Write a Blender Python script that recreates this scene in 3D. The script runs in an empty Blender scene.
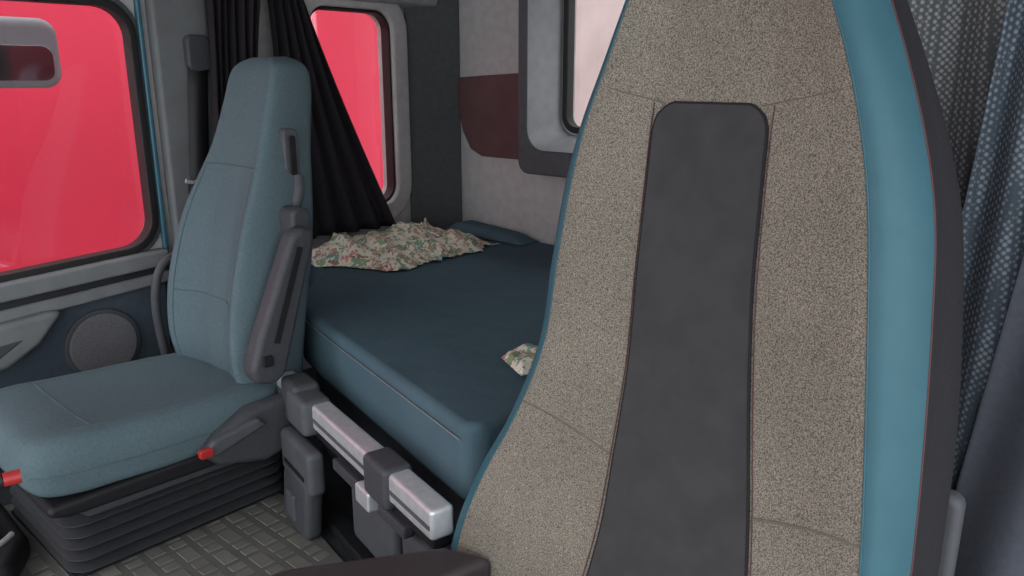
import bpy, bmesh, math, random
from mathutils import Vector, Matrix, noise
random.seed(3)
S=bpy.context.scene
S.view_settings.view_transform='Standard'
COL=bpy.context.collection

# ---------------------------------------------------------------- materials
def srgb(r,g,b):
    f=lambda c:(c/255/12.92) if c/255<=.04045 else ((c/255+.055)/1.055)**2.4
    return (f(r),f(g),f(b),1)
def mat(name,col,rough=.6,metal=0,col2=None,scale=40,bump=0,bscale=None,det=3,spec=.5,sheen=0,kind='noise',lo=.35,hi=.65,wear=0,bdist=.004):
    m=bpy.data.materials.new(name);m.use_nodes=True
    nt=m.node_tree;b=nt.nodes['Principled BSDF']
    b.inputs['Roughness'].default_value=rough;b.inputs['Metallic'].default_value=metal
    b.inputs['Specular IOR Level'].default_value=spec
    if sheen:b.inputs['Sheen Weight'].default_value=sheen
    tc=nt.nodes.new('ShaderNodeTexCoord')
    if col2 is None:
        col2=tuple(min(1,c*.86) for c in col[:3])+(1,)
    if kind=='noise':
        t=nt.nodes.new('ShaderNodeTexNoise');t.inputs['Scale'].default_value=scale;t.inputs['Detail'].default_value=det;out=t.outputs['Fac']
    elif kind=='voronoi':
        t=nt.nodes.new('ShaderNodeTexVoronoi');t.inputs['Scale'].default_value=scale;out=t.outputs['Distance']
    nt.links.new(tc.outputs['Object'],t.inputs['Vector'])
    r=nt.nodes.new('ShaderNodeValToRGB')
    r.color_ramp.elements[0].position=lo;r.color_ramp.elements[1].position=hi
    r.color_ramp.elements[0].color=col2;r.color_ramp.elements[1].color=col
    nt.links.new(out,r.inputs['Fac']);cout=r.outputs['Color']
    if wear:   # large soft soiling patches
        n2=nt.nodes.new('ShaderNodeTexNoise');n2.inputs['Scale'].default_value=5;n2.inputs['Detail'].default_value=3
        nt.links.new(tc.outputs['Object'],n2.inputs['Vector'])
        mr=nt.nodes.new('ShaderNodeMapRange');mr.inputs[1].default_value=.35;mr.inputs[2].default_value=.65;mr.inputs[3].default_value=1-wear;mr.inputs[4].default_value=1
        nt.links.new(n2.outputs['Fac'],mr.inputs[0])
        mm=nt.nodes.new('ShaderNodeMixRGB');mm.blend_type='MULTIPLY';mm.inputs[0].default_value=1
        nt.links.new(cout,mm.inputs[1]);nt.links.new(mr.outputs[0],mm.inputs[2]);cout=mm.outputs[0]
    nt.links.new(cout,b.inputs['Base Color'])
    if bump:
        n=nt.nodes.new('ShaderNodeTexNoise');n.inputs['Scale'].default_value=bscale or scale*2;n.inputs['Detail'].default_value=4
        nt.links.new(tc.outputs['Object'],n.inputs['Vector'])
        bp=nt.nodes.new('ShaderNodeBump');bp.inputs['Strength'].default_value=bump;bp.inputs['Distance'].default_value=bdist
        nt.links.new(n.outputs['Fac'],bp.inputs['Height']);nt.links.new(bp.outputs['Normal'],b.inputs['Normal'])
    return m

M={}
M['cloth']=mat('speckled_cloth',srgb(152,147,135),.95,col2=srgb(88,86,79),scale=640,det=1,bump=.3,bscale=800,lo=.34,hi=.66,spec=.1,wear=.16)
M['suede']=mat('dark_suede',srgb(66,67,68),.9,col2=srgb(60,61,62),scale=25,bump=.12,bscale=400,spec=.12)
M['teal']=mat('teal_leather',srgb(52,93,105),.5,col2=srgb(49,89,101),scale=20,bump=.1,bscale=500,spec=.3)
M['blk']=mat('black_fabric',srgb(40,40,44),.9,scale=200,bump=.2,spec=.2)
M['passcloth']=mat('grey_teal_fabric',srgb(96,114,121),.95,col2=srgb(87,105,112),scale=240,det=2,bump=.25,bscale=500,spec=.1,wear=.06)
M['sheet']=mat('teal_sheet',srgb(80,102,113),.9,col2=srgb(75,97,108),scale=6,bump=.3,bscale=5,spec=.12,bdist=.03)
M['panel']=mat('light_panel_fabric',srgb(184,182,182),.9,col2=srgb(174,172,173),scale=30,bump=.1,spec=.2)
M['trimgrey']=mat('grey_trim_plastic',srgb(150,153,156),.55,scale=20,bump=.05)
M['midgrey']=mat('mid_grey_trim',srgb(116,120,122),.6,scale=20,bump=.05,spec=.3)
M['trimdark']=mat('dark_trim_plastic',srgb(84,87,92),.6,scale=30,bump=.1,spec=.3)
M['corner']=mat('corner_fabric',srgb(88,92,95),.9,scale=60,bump=.1,spec=.2)
M['doorcloth']=mat('door_blue_fabric',srgb(66,76,86),.9,scale=60,bump=.1,spec=.2)
M['plastic']=mat('charcoal_plastic',srgb(72,74,79),.55,scale=80,bump=.15,spec=.3)
M['black']=mat('black_plastic',srgb(32,33,36),.55,scale=60,spec=.35)
M['bellows']=mat('bellows_rubber',srgb(58,60,64),.55,scale=60,spec=.5)
M['armpad']=mat('dark_brown_pad',srgb(60,55,57),.5,scale=60,bump=.1)
M['rubber']=mat('black_rubber',srgb(24,24,26),.6,scale=60)
M['alu']=mat('brushed_aluminium',srgb(215,219,223),.35,metal=.45,col2=srgb(200,204,208),scale=60)
M['mat']=mat('rubber_mat',srgb(104,104,100),.6,col2=srgb(96,96,92),scale=12)
M['matpad']=mat('rubber_mat_tread',srgb(122,121,115),.6,col2=srgb(110,109,104),scale=14)
M['carpet']=mat('dark_carpet',srgb(46,48,52),.95,scale=120,bump=.3)
M['maroon']=mat('maroon_panel',srgb(100,74,76),.6,col2=srgb(90,66,69),scale=10,spec=.3)
M['curtblack']=mat('black_curtain',srgb(42,39,43),.9,scale=80,bump=.2,spec=.2)
M['red']=mat('red_tarpaulin',srgb(208,32,68),.5,col2=srgb(192,24,58),scale=.5)  # broad paler blotches in the red, reflections on the tarp painted into the colour
M['redpost']=mat('red_painted_post',srgb(188,24,50),.4,col2=srgb(176,20,44),scale=2)
M['white']=mat('white_panel',srgb(205,202,198),.6,scale=4)
M['yard']=mat('yard_concrete',srgb(140,138,132),.9,scale=3)
M['mirrorhouse']=mat('mirror_housing_grey',srgb(140,146,152),.5,scale=4)
M['redknob']=mat('red_plastic',srgb(180,50,50),.4,scale=10)
M['stitch']=mat('light_stitch',srgb(132,134,136),.8,scale=100)
M['stitchred']=mat('maroon_stitch',srgb(84,50,54),.8,scale=100)
M['seam']=mat('cloth_seam',srgb(104,100,92),.9,scale=100)  # stitched seam lines, a darker tone close to the seat cloth
M['seamteal']=mat('grey_teal_seam',srgb(80,98,105),.9,scale=100)
M['tealpaint']=mat('teal_paint',srgb(60,110,128),.35,scale=10)
M['speaker']=mat('speaker_mesh',srgb(98,98,102),.7,kind='voronoi',col2=srgb(78,78,82),scale=220,lo=.2,hi=.5)
def mesh_curtain(name,c1,c2,sc):
    m=mat(name,c1,.9,col2=c2,scale=sc,kind='voronoi',lo=.25,hi=.5,spec=.2)
    nt=m.node_tree
    v=[n for n in nt.nodes if n.type=='TEX_VORONOI'][0];v.inputs['Randomness'].default_value=.15
    tc=[n for n in nt.nodes if n.type=='TEX_COORD'][0]
    mp=nt.nodes.new('ShaderNodeMapping');mp.inputs['Rotation'].default_value=(0,math.radians(45),0)
    nt.links.new(tc.outputs['Object'],mp.inputs['Vector']);nt.links.new(mp.outputs['Vector'],v.inputs['Vector'])
    return m
M['curtmesh']=mesh_curtain('grey_mesh_curtain',srgb(100,104,107),srgb(172,175,176),150)
M['curtblue']=mesh_curtain('blue_mesh_curtain',srgb(86,97,108),srgb(152,162,172),150)
M['curtnavy']=mat('navy_curtain',srgb(70,74,84),.9,scale=120,bump=.2)
def floral():
    m=bpy.data.materials.new('floral_cloth');m.use_nodes=True;nt=m.node_tree;b=nt.nodes['Principled BSDF']
    b.inputs['Roughness'].default_value=.9
    tc=nt.nodes.new('ShaderNodeTexCoord');v=nt.nodes.new('ShaderNodeTexVoronoi');v.inputs['Scale'].default_value=56
    nz=nt.nodes.new('ShaderNodeTexNoise');nz.inputs['Scale'].default_value=50
    mx=nt.nodes.new('ShaderNodeMixRGB');mx.inputs[0].default_value=.08
    nt.links.new(tc.outputs['Object'],nz.inputs['Vector']);nt.links.new(tc.outputs['Object'],mx.inputs[1]);nt.links.new(nz.outputs['Color'],mx.inputs[2])
    nt.links.new(mx.outputs[0],v.inputs['Vector'])
    sep=nt.nodes.new('ShaderNodeSeparateColor');nt.links.new(v.outputs['Color'],sep.inputs[0])
    r=nt.nodes.new('ShaderNodeValToRGB');r.color_ramp.interpolation='CONSTANT'
    cols=[(0,srgb(222,214,196)),(.34,srgb(138,158,122)),(.50,srgb(206,138,134)),(.6,srgb(226,218,202)),(.80,srgb(140,118,102)),(.88,srgb(124,158,150))]
    e=r.color_ramp.elements
    e[0].position=0;e[0].color=cols[0][1];e[1].position=cols[1][0];e[1].color=cols[1][1]
    for p,c in cols[2:]:
        x=e.new(p);x.color=c
    nt.links.new(sep.outputs[0],r.inputs['Fac']);nt.links.new(r.outputs['Color'],b.inputs['Base Color'])
    return m
M['floral']=floral()
def glassmat():
    m=bpy.data.materials.new('window_glass');m.use_nodes=True;nt=m.node_tree
    nt.nodes.remove(nt.nodes['Principled BSDF']);o=nt.nodes['Material Output']
    t=nt.nodes.new('ShaderNodeBsdfTransparent');g=nt.nodes.new('ShaderNodeBsdfGlossy');g.inputs['Roughness'].default_value=.03
    mx=nt.nodes.new('ShaderNodeMixShader');mx.inputs[0].default_value=.08
    nt.links.new(t.outputs[0],mx.inputs[1]);nt.links.new(g.outputs[0],mx.inputs[2]);nt.links.new(mx.outputs[0],o.inputs[0]);return m
M['glass']=glassmat()
M['mirror']=mat('mirror_glass',srgb(200,205,210),.08,metal=1,scale=5)

# ---------------------------------------------------------------- helpers
def empty(name,loc=(0,0,0)):
    e=bpy.data.objects.new(name,None);e.location=loc;COL.objects.link(e);e.empty_display_size=.1
    return e
def obj(name,verts,faces,m=None,parent=None,smooth=True,mats=None,fm=None):
    me=bpy.data.meshes.new(name);me.from_pydata([tuple(v) for v in verts],[],faces);me.update()
    o=bpy.data.objects.new(name,me);COL.objects.link(o)
    for mm in (mats or [m]): me.materials.append(M[mm] if isinstance(mm,str) else mm)
    if fm:
        for p,i in zip(me.polygons,fm):p.material_index=i
    for p in me.polygons:p.use_smooth=smooth
    if parent:
        o.parent=parent;o.matrix_parent_inverse=Matrix.Translation(-Vector(parent.location))
    return o
def fixn(o):
    bm=bmesh.new();bm.from_mesh(o.data);bmesh.ops.recalc_face_normals(bm,faces=bm.faces);bm.to_mesh(o.data);bm.free();return o
def bevel(o,w,seg=3):
    b=o.modifiers.new('bev','BEVEL');b.width=w;b.segments=seg;b.limit_method='ANGLE';b.angle_limit=.6
    n=o.modifiers.new('wn','WEIGHTED_NORMAL') if seg>0 else None
    return o
def prism(name,pts2,axis,a,b,m,parent=None,bev=.0,seg=3,smooth=True):
    """extrude 2D polygon pts2 along axis from a to b. axis x: pts=(y,z); y:(x,z); z:(x,y)"""
    def P(p,t):
        return (t,p[0],p[1]) if axis=='x' else ((p[0],t,p[1]) if axis=='y' else (p[0],p[1],t))
    n=len(pts2);v=[P(p,a) for p in pts2]+[P(p,b) for p in pts2]
    f=[tuple(range(n))[::-1],tuple(range(n,2*n))]+[(i,(i+1)%n,n+(i+1)%n,n+i) for i in range(n)]
    o=obj(name,v,f,m,parent,smooth=False);fixn(o)
    if bev:
        bevel(o,bev,seg)
        if smooth:
            for p in o.data.polygons:p.use_smooth=True
    return o
def box(name,x0,x1,y0,y1,z0,z1,m,parent=None,bev=.005,seg=3):
    return prism(name,[(x0,y0),(x1,y0),(x1,y1),(x0,y1)],'z',z0,z1,m,parent,bev,seg)
def rrect(x0,x1,z0,z1,r,n=6,slope=0):
    p=[]
    for cx,cz,a0 in ((x1-r,z1-r,0),(x0+r,z1-r,90),(x0+r,z0+r,180),(x1-r,z0+r,270)):
        for i in range(n+1):
            a=math.radians(a0+90*i/n);p.append((cx+r*math.cos(a),cz+r*math.sin(a)))
    return [(a,b+slope*(a-x1)*(1 if b<(z0+z1)/2 else 0)) for a,b in p]
def tube(name,pts,r,m,parent=None,res=4,cyc=False,flat=None):
    cu=bpy.data.curves.new(name,'CURVE');cu.dimensions='3D';cu.bevel_depth=r;cu.bevel_resolution=res;cu.use_fill_caps=True
    sp=cu.splines.new('NURBS' if len(pts)>2 and not cyc else 'POLY');sp.points.add(len(pts)-1)
    for q,p in zip(sp.points,pts):q.co=(*p,1)
    sp.use_cyclic_u=cyc
    if sp.type=='NURBS':sp.order_u=3;sp.use_endpoint_u=True
    o=bpy.data.objects.new(name,cu);COL.objects.link(o);cu.materials.append(M[m])
    if parent:o.parent=parent;o.matrix_parent_inverse=Matrix.Translation(-Vector(parent.location))
    return o
def wall(name,outer,holes,axis,a,b,m):
    """plate with holes"""
    bm=bmesh.new()
    def P(p,t):return (t,p[0],p[1]) if axis=='x' else ((p[0],t,p[1]) if axis=='y' else (p[0],p[1],t))
    es=[]
    for loop in [outer]+holes:
        vs=[bm.verts.new(P(p,a)) for p in loop]
        es+=[bm.edges.new((vs[i],vs[(i+1)%len(vs)])) for i in range(len(vs))]
    bmesh.ops.triangle_fill(bm,use_beauty=True,use_dissolve=False,edges=es)
    r=bmesh.ops.extrude_face_region(bm,geom=bm.faces[:])
    vec=Vector(P((0,0),b))-Vector(P((0,0),a))
    bmesh.ops.translate(bm,verts=[g for g in r['geom'] if isinstance(g,bmesh.types.BMVert)],vec=vec)
    bmesh.ops.recalc_face_normals(bm,faces=bm.faces)
    me=bpy.data.meshes.new(name);bm.to_mesh(me);bm.free();me.materials.append(M[m])
    o=bpy.data.objects.new(name,me);COL.objects.link(o);return o
def ring(name,inner,outer,axis,a,b,m,parent=None,bev=.004):
    def P(p,t):return (t,p[0],p[1]) if axis=='x' else (p[0],t,p[1])
    n=len(inner);v=[P(p,a) for p in inner]+[P(p,a) for p in outer]+[P(p,b) for p in outer]+[P(p,b) for p in inner]
    f=[]
    for i in range(n):
        j=(i+1)%n
        for k in range(4):
            k2=(k+1)%4;f.append((k*n+i,k*n+j,k2*n+j,k2*n+i))
    o=obj(name,v,f,m,parent,smooth=False);fixn(o);bevel(o,bev,2);return o
def off(loop,d):
    n=len(loop);out=[]
    for i in range(n):
        p0=Vector(loop[i-1]);p1=Vector(loop[i]);p2=Vector(loop[(i+1)%n])
        t=(p2-p0)
        if t.length<1e-6:out.append(tuple(p1));continue
        t.normalize();nn=Vector((t.y,-t.x))
        out.append(tuple(p1+nn*d))
    return out
def cr(p0,p1,p2,p3,t):
    return .5*((2*p1)+(p2-p0)*t+(2*p0-5*p1+4*p2-p3)*t*t+(3*p1-p0-3*p2+p3)*t**3)
class Loft:
    """control grid rows x cols of Vectors; cyclic cols optional"""
    def __init__(s,g,cyc=True):s.g=g;s.cyc=cyc;s.nr=len(g);s.nc=len(g[0])
    def c(s,row,j):
        return row[j%s.nc] if s.cyc else row[max(0,min(s.nc-1,j))]
    def ev(s,i,j):
        i=max(0,min(s.nr-1-1e-9,i));i0=int(math.floor(i));ti=i-i0
        j0=int(math.floor(j));tj=j-j0
        rr=[]
        for k in (-1,0,1,2):
            row=s.g[max(0,min(s.nr-1,i0+k))]
            rr.append(cr(s.c(row,j0-1),s.c(row,j0),s.c(row,j0+1),s.c(row,j0+2),tj))
        return cr(*rr,ti)
    def mesh(s,name,ki,kj,mats,mf,parent,cap=True):
        NI=(s.nr-1)*ki+1;NJ=s.nc*kj if s.cyc else (s.nc-1)*kj+1
        v=[s.ev(a/ki,b/kj) for a in range(NI) for b in range(NJ)]
        f=[];fm=[]
        for a in range(NI-1):
            for b in range(NJ if s.cyc else NJ-1):
                f.append((a*NJ+b,a*NJ+(b+1)%NJ,(a+1)*NJ+(b+1)%NJ,(a+1)*NJ+b));fm.append(mf((a+.5)/ki,(b+.5)/kj))
        if cap and s.cyc:
            f.append(tuple(range(NJ)));fm.append(0);f.append(tuple(range((NI-1)*NJ,NI*NJ)));fm.append(0)
        o=obj(name,v,f,None,parent,mats=mats,fm=fm);fixn(o);return o

# ---------------------------------------------------------------- camera
cd=bpy.data.cameras.new('camera');cam=bpy.data.objects.new('camera',cd);COL.objects.link(cam)
cam.location=(0,0,.98);cam.rotation_euler=(math.radians(75),0,math.radians(42))
cd.sensor_width=36;cd.lens=780/1024*36;cd.clip_start=.02;S.camera=cam

# ---------------------------------------------------------------- shell
XL=-2.25;YB=2.13;XR=.16
box('floor',XL-.1,XR+.1,-1.0,YB+.1,-.05,0,'carpet',bev=0)
box('ceiling',XL-.1,XR+.1,-.6,YB+.1,1.62,1.67,'panel',bev=0)
w1=rrect(-.35,.955,.515,1.175,.085,8,slope=.06)
w2=rrect(1.515,1.84,.55,1.2,.06,8)
wall('wall_left',[(-.8,-.05),(YB+.05,-.05),(YB+.05,1.65),(-.8,1.65)],[w1,w2],'x',XL,XL-.05,'panel')
w3=rrect(-1.675,-.95,.812,1.34,.05,8)
wall('wall_back',[(XL,-.05),(XR+.05,-.05),(XR+.05,1.65),(XL,1.65)],[w3],'y',YB,YB+.05,'panel')
wall('wall_right',[(1.05,-.05),(YB,-.05),(YB,1.65),(1.05,1.65)],[],'x',XR,XR+.05,'panel')

# windows
e=empty('window_1',(XL,.3,.8))
ring('rubber_seal',off(w1,-.010),off(w1,.012),'x',XL-.03,XL+.018,'rubber',e)
ring('inner_frame',off(w1,.012),off(w1,.028),'x',XL-.02,XL+.008,'trimdark',e)
prism('glass',w1,'x',XL-.03,XL-.026,'glass',e)
e=empty('window_2',(XL,1.68,.9))
ring('rubber_seal',off(w2,-.002),off(w2,.008),'x',XL-.03,XL+.012,'rubber',e)
ring('inner_frame',off(w2,.008),off(w2,.075),'x',XL,XL+.03,'panel',e,bev=.01)
prism('glass',w2,'x',XL-.03,XL-.026,'glass',e)
e=empty('window_3',(-1.25,YB,1.05))
ring('rubber_seal',off(w3,-.012),off(w3,.010),'y',YB+.03,YB-.008,'rubber',e)
prism('glass',w3,'y',YB+.026,YB+.03,'glass',e)
# housing around the rear window
e=empty('rear_window_surround',(-1.3,2.0,1.0))
o1=rrect(-1.745,-.80,.675,1.46,.04,6);i1=rrect(-1.705,-.83,.755,1.43,.07,6)
i2=rrect(-1.69,-.91,.797,1.36,.06,6)
ring('outer_shell',i1,o1,'y',1.965,YB-.001,'trimdark',e,bev=.008)
def frustum(name,a,ya,b,yb,m,p):
    n=len(a);v=[(x,ya,z) for x,z in a]+[(x,yb,z) for x,z in b]
    o=obj(name,v,[(i,(i+1)%n,n+(i+1)%n,n+i) for i in range(n)],m,p);return o
frustum('inner_reveal',i1,1.968,i2,YB-.004,'trimgrey',e)

mp=[(-2.195,.985),(-1.88,1.0),(-1.87,.99),(-1.87,.71),(-1.88,.70),(-2.06,.70),(-2.12,.725),(-2.16,.79),(-2.20,.96)]
prism('wall_speaker_panel',mp,'y',YB-.014,YB-.001,'maroon',None,bev=.005)
prism('trim_1',[(XL+.001,1.925),(XL+.012,1.915),(XL+.05,2.05),(XL+.075,YB-.002),(XL+.001,YB-.002)],'z',.32,1.61,'corner',None,bev=.01)
prism('trim_2',[(XL+.001,1.222),(XL+.05,1.235),(XL+.10,1.33),(XL+.10,1.40),(XL+.001,1.42)],'y',.0,YB-.09,'trimgrey',None,bev=.01)

# ---------------------------------------------------------------- passenger door
e=empty('door_1',(XL,.5,.3))
prism('door_lining',[(-.5,.02),(.95,.02),(.965,.46),(.96,.50),(-.5,.44)],'x',XL+.001,XL+.03,'doorcloth',e,bev=.008)
def slopedbar(name,z0a,z1a,z0b,z1b,x1,m,ya=-.4,yb=.97,p=None,bev=.008):
    v=[(XL+.001,ya,z0a),(x1,ya,z0a),(x1-.006,ya,z1a),(XL+.001,ya,z1a),(XL+.001,yb,z0b),(x1,yb,z0b),(x1-.006,yb,z1b),(XL+.001,yb,z1b)]
    f=[(0,1,2,3),(4,7,6,5),(0,4,5,1),(1,5,6,2),(2,6,7,3),(3,7,4,0)]
    o=obj(name,v,f,m,p,smooth=False);fixn(o);bevel(o,bev,3);return o
slopedbar('sill_ledge',.385,.43,.465,.508,XL+.06,'midgrey',p=e)
slopedbar('sill_groove',.362,.385,.446,.465,XL+.045,'black',p=e,bev=.003)
slopedbar('mid_rail',.31,.362,.415,.446,XL+.055,'midgrey',p=e)
prism('armrest',[(-.4,.20),(.52,.275),(.60,.32),(.665,.395),(.63,.40),(-.4,.32)],'x',XL+.02,XL+.085,'midgrey',e,bev=.015)
prism('pull_pocket',[(.2,.27),(.50,.305),(.565,.345),(.2,.315)],'x',XL+.08,XL+.088,'plastic',e,bev=.004)
def disc(name,c,r,t,m,p,axis='x',n=48,bev=.004):
    return prism(name,[(c[1]+r*math.cos(2*math.pi*i/n),c[2]+r*math.sin(2*math.pi*i/n)) for i in range(n)],'x',c[0],c[0]+t,m,p,bev=bev)
disc('speaker_rim',(XL+.03,.765,.27),.100,.012,'plastic',e)
disc('speaker_grille',(XL+.036,.765,.27),.089,.012,'speaker',e)
box('door_edge_trim',XL+.001,XL+.02,.972,.985,.02,1.24,'tealpaint',e,bev=.004)
e=empty('grab_handle',(-2.18,.98,.35))
tube('bar',[(-2.19,1.02,.50),(-2.15,.97,.505),(-2.13,.905,.48),(-2.14,.885,.38),(-2.15,.90,.24),(-2.15,.92,.12),(-2.20,.98,.08)],.012,'trimdark',e)
prism('trim_3',[(XL+.001,1.0),(XL+.03,1.01),(XL+.035,1.16),(XL+.001,1.2)],'z',.02,1.6,'midgrey',None,bev=.008)
prism('trim_4',[(XL+.001,1.02),(XL+.06,1.04),(XL+.06,1.2),(XL+.001,1.24)],'z',.02,.52,'plastic',None,bev=.012)
# seat belt
e=empty('seat_belt',(-2.19,1.1,.8))
def strap(name,pts,w,wd,m,p,t=.003):
    v=[];f=[];wd=Vector(wd).normalized()*w/2
    for q in pts:v+=[Vector(q)-wd,Vector(q)+wd]
    for i in range(len(pts)-1):f.append((2*i,2*i+1,2*i+3,2*i+2))
    o=obj(name,v,f,m,p);s=o.modifiers.new('s','SOLIDIFY');s.thickness=t;return o
strap('webbing',[(-2.195,1.115,1.08),(-2.19,1.10,.95),(-2.185,1.075,.7),(-2.17,1.055,.45),(-2.15,1.07,.2)],.055,(.15,1,0),'black',e)
prism('upper_anchor',rrect(1.08,1.15,1.0,1.10,.02),'x',-2.215,-2.185,'plastic',e,bev=.008)
tube('guide_loop',[(-2.175,1.03,.70),(-2.17,1.08,.685),(-2.175,1.11,.70)],.007,'alu',e)
prism('tongue',rrect(1.04,1.09,.655,.69,.008),'x',-2.19,-2.165,'black',e,bev=.004)

e=empty('exterior_mirror',(-2.5,.78,1.05))
prism('housing',rrect(.60,.865,.955,1.145,.045),'x',-2.62,-2.5,'mirrorhouse',e,bev=.03,seg=4)
prism('glass_lower',rrect(.635,.84,.975,1.07,.03),'x',-2.502,-2.496,'mirror',e,bev=.002)
tube('arm',[(-2.55,.62,1.15),(-2.5,.45,1.2),(-2.4,.3,1.24),(-2.31,.2,1.25)],.018,'black',e)

# outside world
e=empty('red_trailer',(-5.2,1,0))
box('tarp_side',-5.3,-5.2,-7,9,-.3,3.6,'red',e,bev=0)
for k in range(9):
    box('tarp_post_%d'%k,-5.2,-5.17,-6.5+k*1.9,-6.42+k*1.9,-.3,3.6,'redpost',e,bev=.01)
box('chassis_rail',-5.3,-5.1,-7,9,-1.25,-.3,'red',e,bev=.02)
box('white_trailer_front',-4.0,1.6,4.5,4.6,-1.2,3.0,'white',bev=0)
box('yard_ground',-12,8,-10,12,-1.35,-1.25,'yard',bev=0)

# ---------------------------------------------------------------- bunk
mpoly=[(-2.235,1.42),(-2.05,1.38),(-1.93,1.28),(-1.80,1.14),(-1.70,1.07),(-1.6,1.035),(-.875,.845),(-.85,.87),(-.84,1.10),(-.72,1.19),(-.45,1.25),(-.3,1.30),(.14,1.32),(.14,2.115),(-2.235,2.115)]
e=empty('bunk_mattress',(-1.2,1.6,.3))
prism('mattress_body',mpoly,'z',.262,.415,'sheet',e,bev=.030,seg=6)
tube('seam_top',[( -1.93,1.278,.394),(-1.80,1.138,.392),(-1.70,1.068,.392),(-1.6,1.031,.392),(-1.2,.926,.390),(-.875,.841,.388)],.0013,'stitch',e,res=2)
e=empty('bunk_base',(-1.2,1.6,.1))
prism('base_body',[(x*.999,y+.035) if y<2 else (x,y) for x,y in mpoly],'z',.002,.26,'plastic',e,bev=.01)
A=Vector((-1.53,.93,0));B=Vector((-.82,.765,0));D=(B-A).normalized();N=Vector((D.y,-D.x,0))
if N.y>0:N=-N
def ob(name,s0,s1,n0,n1,z0,z1,m,p,bev=.006,lean=0):
    """box along the rail: s along, n outward"""
    v=[]
    for z,l in ((z0,lean),(z1,0)):
        for s_,n_ in ((s0,n0),(s1,n0),(s1,n1),(s0,n1)):
            q=A+D*s_+N*(n_+l);v.append((q.x,q.y,z))
    o=obj(name,v,[(3,2,1,0),(4,5,6,7),(0,1,5,4),(1,2,6,5),(2,3,7,6),(3,0,4,7)],m,p,smooth=False);fixn(o);bevel(o,bev,3)
    for q in o.data.polygons:q.use_smooth=True
    return o
ob('locker_panel',.30,.50,-.035,-.003,.04,.18,'trimdark',e,.014)
ob('locker_panel_2',.53,.68,-.035,-.003,.04,.18,'trimdark',e,.014)
ob('plinth',.0,.66,-.03,.012,.003,.03,'black',e,.004)
e=empty('bunk_rail',(-1.2,.85,.3))
ob('rail_profile',-.035,.715,-.015,.030,.254,.310,'alu',e,.008)
ob('rail_groove',-.03,.71,.0295,.032,.274,.282,'trimdark',e,.001)
ob('rail_under',.0,.70,-.018,.018,.225,.252,'black',e,.006)
ob('rail_lower_profile',.28,.60,.0,.024,.195,.22,'plastic',e,.005)
ob('clamp_left',.035,.13,-.02,.044,.225,.330,'plastic',e,.014)
ob('clamp_left_cap',.09,.200,-.018,.052,.235,.318,'trimdark',e,.016)
ob('clamp_right',.47,.565,-.02,.040,.235,.318,'plastic',e,.012)
ob('clamp_right_plate',.44,.50,-.01,.044,.205,.245,'alu',e,.006)
e=empty('belt_buckle_stalk',(-1.45,.9,.1))
ob('upper_body',.07,.25,.026,.065,.12,.222,'trimdark',e,.014)
ob('lower_body',.085,.235,.026,.068,.012,.14,'plastic',e,.016,lean=.01)
ob('latch',.13,.18,.06,.08,.04,.10,'trimdark',e,.004)
ob('slot',.10,.22,.0655,.068,.15,.16,'black',e,.001)

def cloth(name,poly_fn,nx,ny,m,parent=None,thick=.003):
    v=[poly_fn(i/nx,j/ny) for j in range(ny+1) for i in range(nx+1)]
    f=[(j*(nx+1)+i,j*(nx+1)+i+1,(j+1)*(nx+1)+i+1,(j+1)*(nx+1)+i) for j in range(ny) for i in range(nx)]
    o=obj(name,v,f,m,parent);s=o.modifiers.new('s','SOLIDIFY');s.thickness=thick;return o
def blank(u,v):
    a=Vector((-2.11,1.31,0));b=Vector((-1.79,1.47,0));c=Vector((-1.82,1.96,0));d=Vector((-2.14,1.94,0))
    p=(a*(1-u)+b*u)*(1-v)+(d*(1-u)+c*u)*v
    edge=min(u,1-u,v,1-v)*2
    p.x+=.05*noise.noise(Vector((v*5,0,3)))+.03*noise.noise(Vector((v*15,0,1)))
    p.y+=.05*noise.noise(Vector((u*5,2,3)))
    rid=1-abs(noise.noise(Vector((p.x*7,p.y*11,1.3))))*2.4
    h=.0+min(1,edge*4)*(.012+.058*(1-u)*(1-v*.5)+.028*max(0,rid)+.016*noise.noise(Vector((p.x*24,p.y*24,4))))
    p.z=.422+max(0,h);return p
cloth('floral_blanket',blank,90,110,'floral')
def blank2(u,v):
    p=Vector((-1.04+.10*u+.02*v,1.12+.10*v-.05*u,0));edge=min(u,1-u,v,1-v)*2
    p.z=.421+min(1,edge*4)*(.012+.02*abs(noise.noise(Vector((p.x*20,p.y*20,2)))));return p
cloth('floral_cloth',blank2,24,24,'floral')
def cover(u,v):
    p=Vector((-2.16+.40*u,2.0+.10*v,0));edge=min(u,1-u,v,1-v)*2
    p.z=.42+min(1,edge*3)*(.045-.025*u);return p
cloth('folded_cover',cover,20,12,'sheet')

# ---------------------------------------------------------------- floor mat
e=empty('floor_mat',(-1.3,.5,0))
prism('mat_sheet',[(-1.99,-.6),(-.95,-.6),(-.87,.76),(-1.24,.83),(-1.5,.885),(-1.99,.93)],'z',.001,.008,'mat',e,bev=.003)
V=[];F=[]
def pad(cx,cy,w,h):
    n=len(V);t=.0092
    for z,k in ((.007,1),(t,.85)):
        for sx,sy in ((-1,-1),(1,-1),(1,1),(-1,1)):V.append((cx+sx*w*k/2,cy+sy*h*k/2,z))
    F.extend([(n+4,n+5,n+6,n+7),(n,n+1,n+5,n+4),(n+1,n+2,n+6,n+5),(n+2,n+3,n+7,n+6),(n+3,n,n+4,n+7)])
for i in range(15):
    for j in range(27):
        cx=-1.94+i*.066;cy=-.3+j*.046
        if cy>.80-(cx+1.24)*.22 :continue
        if (i+j)%2:pad(cx,cy,.056,.034)
        else:
            pad(cx-.016,cy,.024,.034);pad(cx+.016,cy,.024,.034)
obj('tread',V,F,'matpad',e,smooth=False)

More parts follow.
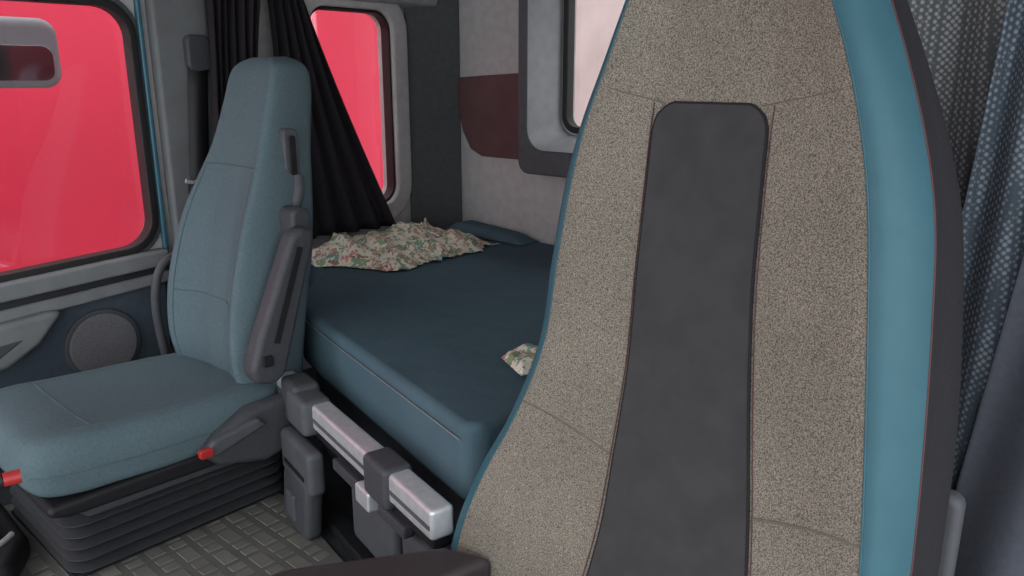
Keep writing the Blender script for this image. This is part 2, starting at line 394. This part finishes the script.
# ---------------------------------------------------------------- passenger seat
ps=empty('passenger_seat',(-1.75,.7,0));CX=-1.75
rows=[ # z,y0,hw,depth,bolster
(.20,.87,.15,.12,.01),(.27,.85,.165,.15,.02),(.36,.84,.173,.17,.03),(.46,.85,.176,.175,.035),(.56,.872,.174,.175,.035),(.66,.898,.164,.165,.028),(.74,.925,.148,.15,.018),
(.81,.948,.128,.14,.008),(.87,.965,.116,.135,.003),(.94,.985,.109,.125,.0),(.99,1.0,.102,.11,0),(1.015,1.015,.088,.08,0),(1.03,1.035,.05,.04,0)]
g=[]
for z,y0,hw,d,b in rows:
    half=[(0,0),(.35*hw,0),(.68*hw,-b*.6),(.9*hw,-b),(hw,.02*1),(hw*.98,d*.55),(hw*.85,d*.95),(.45*hw,d),(0,d)]
    loop=half+[(-x,y) for x,y in half[-2:0:-1]]
    g.append([Vector((CX+.02+x,y0+y,z+.05*y)) for x,y in loop])
L=Loft(g);L.mesh('backrest',5,4,['passcloth'],lambda i,j:0,ps)
def Spt(L,i,j,o=.0005):
    p=L.ev(i,j);return (p.x,p.y-o,p.z)
nc=len(g[0])
tube('seam_left',[Spt(L,1+k*.5,2.4) for k in range(0,12)],.0015,'seamteal',ps)
tube('seam_right',[Spt(L,1+k*.5,nc-2.4) for k in range(0,12)],.0015,'seamteal',ps)
tube('seam_shoulder',[Spt(L,6.6,nc-3.0+k*.5) for k in range(0,13)],.0015,'seamteal',ps)
tube('seam_lumbar',[Spt(L,3.2,nc-2.4+k*.4) for k in range(0,13)],.0013,'seamteal',ps)
rows=[(.36,.13,.27,.245),(.37,.175,.302,.225),(.395,.20,.322,.21),(.45,.213,.326,.202),(.53,.218,.320,.20),(.62,.218,.315,.195),(.72,.215,.312,.195),(.80,.205,.31,.20),(.88,.185,.305,.21),(.92,.15,.275,.23)]
CC=-1.727
g=[]
for y,hw,zt,zb in rows:
    m_=(zt+zb)/2;h=(zt-zb)/2
    half=[(0,zt-.006),(.4*hw,zt-.006),(.7*hw,zt-.002),(.9*hw,zt-.008),(hw,m_+h*.35),(hw,m_-h*.4),(.93*hw,zb+.004),(.5*hw,zb),(0,zb)]
    loop=half+[(-x,z) for x,z in half[-2:0:-1]]
    g.append([Vector((CC+x,y,z)) for x,z in loop])
L2=Loft(g);L2.mesh('cushion',5,4,['passcloth'],lambda i,j:0,ps)
def S2(i,j):
    p=L2.ev(i,j);return (p.x,p.y,p.z+.0)
tube('cushion_seam_right',[S2(1.6+k*.4,2.2) for k in range(0,17)],.0015,'seamteal',ps)
tube('cushion_seam_left',[S2(1.6+k*.4,nc-2.2) for k in range(0,17)],.0015,'seamteal',ps)
tube('cushion_seam_cross',[S2(3.6,nc-2.2+k*.4) for k in range(0,12)],.0015,'seamteal',ps)
tube('cushion_side_piping',[S2(1.2+k*.4,4.6) for k in range(0,19)],.0018,'seamteal',ps)
prism('seat_pan',[(.39,.20),(.90,.205),(.93,.19),(.91,.160),(.80,.158),(.42,.166),(.385,.178)],'x',CX-.205,CX+.232,'black',ps,bev=.014)
prism('side_valance',[(.43,.172),(.88,.172),(.90,.158),(.88,.140),(.80,.138),(.46,.142)],'x',CX-.20,CX+.215,'plastic',ps,bev=.008)
V=[];F=[]
nz=11
for k in range(nz):
    z=.012+(.140-.012)*k/(nz-1);o_=.024 if k%2 else -.016
    for x,y in rrect(CX-.175-o_,CX+.185+o_,.44-o_,.885+o_,.045,5):V.append((x,y,z))
n=len(V)//nz
for k in range(nz-1):
    for i in range(n):F.append((k*n+i,k*n+(i+1)%n,(k+1)*n+(i+1)%n,(k+1)*n+i))
o=obj('suspension_bellows',V,F,'bellows',ps,smooth=False);bevel(o,.003,2)
box('floor_plate',CX-.185,CX+.195,.42,.905,.009,.02,'black',ps,.004)
prism('recliner_cover',[(.675,.21),(.71,.245),(.79,.28),(.895,.285),(.935,.25),(.915,.165),(.82,.145),(.71,.175)],'x',CX+.225,CX+.27,'plastic',ps,bev=.016)
prism('recliner_lever',[(.665,.215),(.695,.245),(.80,.262),(.82,.242),(.70,.21)],'x',CX+.265,CX+.285,'trimdark',ps,bev=.006)
prism('height_button',rrect(.66,.69,.215,.235,.006),'x',CX+.275,CX+.290,'redknob',ps,bev=.003)
prism('armrest',[(.81,.335),(.855,.32),(.885,.34),(.98,.63),(.98,.655),(.95,.665),(.92,.645),(.825,.435),(.80,.365)],'x',CX+.225,CX+.275,'plastic',ps,bev=.014)
prism('armrest_groove',[(.855,.42),(.87,.415),(.945,.62),(.93,.625)],'x',CX+.273,CX+.278,'black',ps,bev=.001)
prism('armrest_button',rrect(.825,.85,.37,.395,.006),'x',CX+.273,CX+.282,'black',ps,bev=.002)
prism('armrest_pivot',rrect(.95,1.0,.60,.70,.02),'x',CX+.17,CX+.235,'plastic',ps,bev=.01)
prism('belt_outlet',rrect(.99,1.03,.75,.87,.012),'x',CX+.120,CX+.160,'trimdark',ps,bev=.006)
prism('belt_slot',rrect(1.002,1.018,.765,.855,.006),'x',CX+.155,CX+.165,'black',ps,bev=.001)
tube('cup_latch',[(CX+.165,1.0,.69),(CX+.18,1.01,.72),(CX+.160,1.02,.76)],.014,'trimdark',ps)

# ---------------------------------------------------------------- driver seat
ds=empty('driver_seat',(-.46,.8,0))
rows=[ # z,y0,strip hw, left hc,ht, right hc,ht, xoff, depth
(.10,.72,.138,.375,.41,.255,.28,.02,.15),(.20,.735,.132,.375,.41,.25,.275,.025,.15),(.30,.75,.12,.362,.395,.245,.268,.028,.15),(.40,.768,.109,.33,.36,.24,.262,.03,.15),(.50,.785,.10,.276,.304,.238,.262,.024,.16),(.62,.805,.088,.226,.258,.230,.260,.014,.165),
(.74,.82,.082,.207,.242,.222,.256,.004,.155),(.84,.838,.08,.194,.229,.211,.247,-.004,.14),(.92,.853,.079,.178,.208,.195,.228,-.010,.125),(1.0,.868,.078,.154,.182,.166,.196,-.012,.11),(1.08,.88,.07,.128,.154,.130,.160,-.013,.10),(1.16,.895,.06,.10,.13,.10,.13,-.013,.09),(1.23,.915,.05,.08,.11,.08,.11,-.013,.08),(1.26,.945,.03,.045,.07,.045,.07,-.013,.05)]
th=math.radians(-6);R=Matrix.Rotation(th,3,'Z');PC=Vector((-.452,.8,0))
g=[]
for z,y0,sh,hl,tl,hr,tr,xo,dd in rows:
    k=1 if z<1.2 else .7
    def halfsec(hc,ht):
        hb=min(ht+.002,.262)
        return [(0,0),(.5*sh,0),(sh,-.001),((sh+hc)/2+.005,-.012*k),(hc,-.022*k),(hc+.62*(ht-hc),-.008*k),(ht,.026),(ht+.003,.055),(hb,dd*.75),(hb*.6,dd-.004),(0,dd)]
    hR=halfsec(hr,tr);hL=halfsec(hl,tl)
    loop=hR+[(-x,y) for x,y in hL[-2:0:-1]]
    g.append([PC+R@(Vector((x+xo,y0+y,z))-Vector((0,.8,0))) for x,y in loop])
LD=Loft(g);nd=len(g[0])
def mf(i,j):
    jj=min(j,nd-j)
    if jj<4:return 0
    if jj<6.5:return 1
    return 2
LD.mesh('backrest',8,6,['cloth','teal','blk'],mf,ds)
nrm=R@Vector((0,-1,0))
def SD(i,j,o=.003):
    return LD.ev(i,j)+nrm*o
itop=8.4;NR=60;NCc=16;V=[];F=[];EL=[];ER=[]
for a in range(NR+1):
    i=itop*a/NR
    d=(itop-i);w=1.0
    if d<.42:w=1-(1-math.sqrt(max(0,1-(1-d/.42)**2)))*.28
    for b in range(NCc+1):
        V.append(SD(i,(-2+4*b/NCc)*w,.0035))
    EL.append(SD(i,-2*w,.002));ER.append(SD(i,2*w,.002))
for a in range(NR):
    for b in range(NCc):
        n=a*(NCc+1)+b;F.append((n,n+1,n+NCc+2,n+NCc+1))
o=obj('centre_panel',V,F,'suede',ds)
loopp=EL+[SD(itop,-2*.72+4*.72*k/8,.002) for k in range(1,8)]+ER[::-1]
tube('centre_panel_piping',loopp,.0020,'blk',ds,res=2)
tube('piping_stitch',[SD(itop*k/40,2.08,.0012) for k in range(0,41)],.0007,'stitchred',ds,res=1)
tube('piping_stitch_2',[SD(itop*k/40,-2.08,.0012) for k in range(0,41)],.0007,'stitchred',ds,res=1)
for sgn,nm in ((1,'left'),(-1,'right')):
    tube('teal_seam_'+nm,[SD(.2+12*k/40,4.0*sgn,.0003) for k in range(0,41)],.0012,'teal',ds,res=2)
    tube('edge_piping_'+nm,[SD(.2+12*k/40,6.5*sgn,.0) for k in range(0,41)],.0013,'stitchred',ds,res=2)
    tube('shoulder_seam_'+nm,[SD(8.38+.3*k/6,(1.7+2.3*k/6)*sgn,-.0003) for k in range(0,7)],.0009,'seam',ds,res=2)
    tube('lumbar_seam_'+nm,[SD(3.95+.3*math.sin(k/8*1.5),(2+2*k/8)*sgn,-.0004) for k in range(0,9)],.0018,'seam',ds,res=2)
rows=[(.10,.20,.22,.16),(.12,.25,.26,.13),(.18,.27,.285,.11),(.3,.275,.28,.10),(.5,.275,.26,.10),(.66,.27,.24,.10),(.80,.25,.22,.11)]
g=[]
for y,hw,zt,zb in rows:
    m_=(zt+zb)/2;h=(zt-zb)/2
    half=[(0,zt-.02),(.4*hw,zt-.02),(.7*hw,zt-.005),(.9*hw,zt),(hw,m_+h*.4),(hw,m_-h*.4),(.93*hw,zb+.004),(.5*hw,zb),(0,zb)]
    loop=half+[(-x,z) for x,z in half[-2:0:-1]]
    g.append([PC+R@(Vector((x,y,z))-Vector((0,.8,0))) for x,z in loop])
def mf2(i,j):
    jj=min(j,16-j);return 0 if jj<3 else (1 if jj<5 else 2)
Loft(g).mesh('cushion',5,4,['cloth','teal','blk'],mf2,ds)
box('pedestal',-.66,-.26,.25,.78,.0,.12,'black',ds,.02)
prism('armrest',[(-.72,.76),(-.80,.73),(-.93,.54),(-1.0,.32),(-.95,.27),(-.82,.28)],'z',.215,.275,'armpad',ds,bev=.014)

e=empty('handbrake_lever',(-1.42,.3,.2))
tube('base_column',[(-1.47,.20,.01),(-1.46,.20,.2),(-1.44,.22,.31)],.022,'black',e)
tube('stalk',[(-1.44,.22,.31),(-1.43,.27,.328),(-1.42,.305,.332)],.012,'black',e)
tube('red_knob',[(-1.42,.305,.332),(-1.415,.33,.332)],.012,'redknob',e)
e=empty('dash_console',(-1.7,.28,0))
prism('body',[(-1.98,.05),(-1.60,.05),(-1.60,.33),(-1.70,.39),(-1.98,.40)],'z',.010,.075,'black',e,bev=.02)
prism('upper_tray',[(-1.95,.08),(-1.64,.08),(-1.645,.30),(-1.73,.35),(-1.95,.36)],'z',.076,.10,'plastic',e,bev=.01)
tube('metal_strip',[(-1.62,.10,.078),(-1.625,.28,.078),(-1.71,.365,.078)],.006,'alu',e)

# ---------------------------------------------------------------- curtains
def wavy(name,fn,nu,nv,m,parent=None):
    return cloth(name,fn,nu,nv,m,parent,.002)
def c1(u,v):  # gathered black curtain by the passenger B pillar
    z=1.40-1.0*v;w=.20-.05*math.sin(v*3.1)
    y=1.12+w*u-.03*v;x=-2.13+.026*math.sin(u*7*2*math.pi+v*.6)*(1-.1*v)+.01*math.sin(v*5+u*9)
    return (x,y,z)
wavy('black_curtain',c1,120,24,'curtblack')
def c2(u,v):  # draped over rear side window
    z=1.40-.93*v
    yl=1.33+.02*v; yr=1.40+.38*min(1,max(0,v))**1.05
    y=yl+(yr-yl)*u;x=-2.185+.018*math.sin(u*5*2*math.pi+v*1.2)+.012*math.sin(v*4+u*3)
    return (x,y,z)
wavy('black_curtain.001',c2,110,30,'curtblack')
def c3(u,v):
    z=1.58-1.1*v
    x=-.46+.44*u+.01*math.sin(v*4);y=1.165+.025*math.sin(u*3.2*2*math.pi+v*.8)+.02*math.sin(u*9+v*3)
    return (x,y,z)
wavy('mesh_curtain',c3,110,24,'curtmesh')
def c4(u,v):
    z=1.3-1.0*v;spread=.06+.17*v
    x=-.20-.055*v+spread*1.3*u;y=1.07+.022*math.sin(u*2.2*2*math.pi+v)+.01*math.sin(v*6)
    return (x,y,z)
wavy('mesh_curtain.001',c4,90,24,'curtblue')
def c5(u,v):
    z=1.05-1.0*v
    x=-.12-.06*min(1,v*1.6)+.27*u;y=1.0+.02*math.sin(u*2*2*math.pi+v*2)
    return (x,y,z)
wavy('navy_curtain',c5,60,24,'curtnavy')
e=empty('belt_latch',(-.17,.95,.45))
prism('body',rrect(-.196,-.150,.36,.515,.015),'y',.935,.965,'trimdark',e,bev=.01)
prism('slot',rrect(-.184,-.164,.455,.497,.006),'y',.931,.937,'black',e,bev=.001)

# ---------------------------------------------------------------- light
w=bpy.data.worlds.new('world');S.world=w;w.use_nodes=True
bg=w.node_tree.nodes['Background'];bg.inputs[0].default_value=(.96,.97,1,1);bg.inputs[1].default_value=2.6
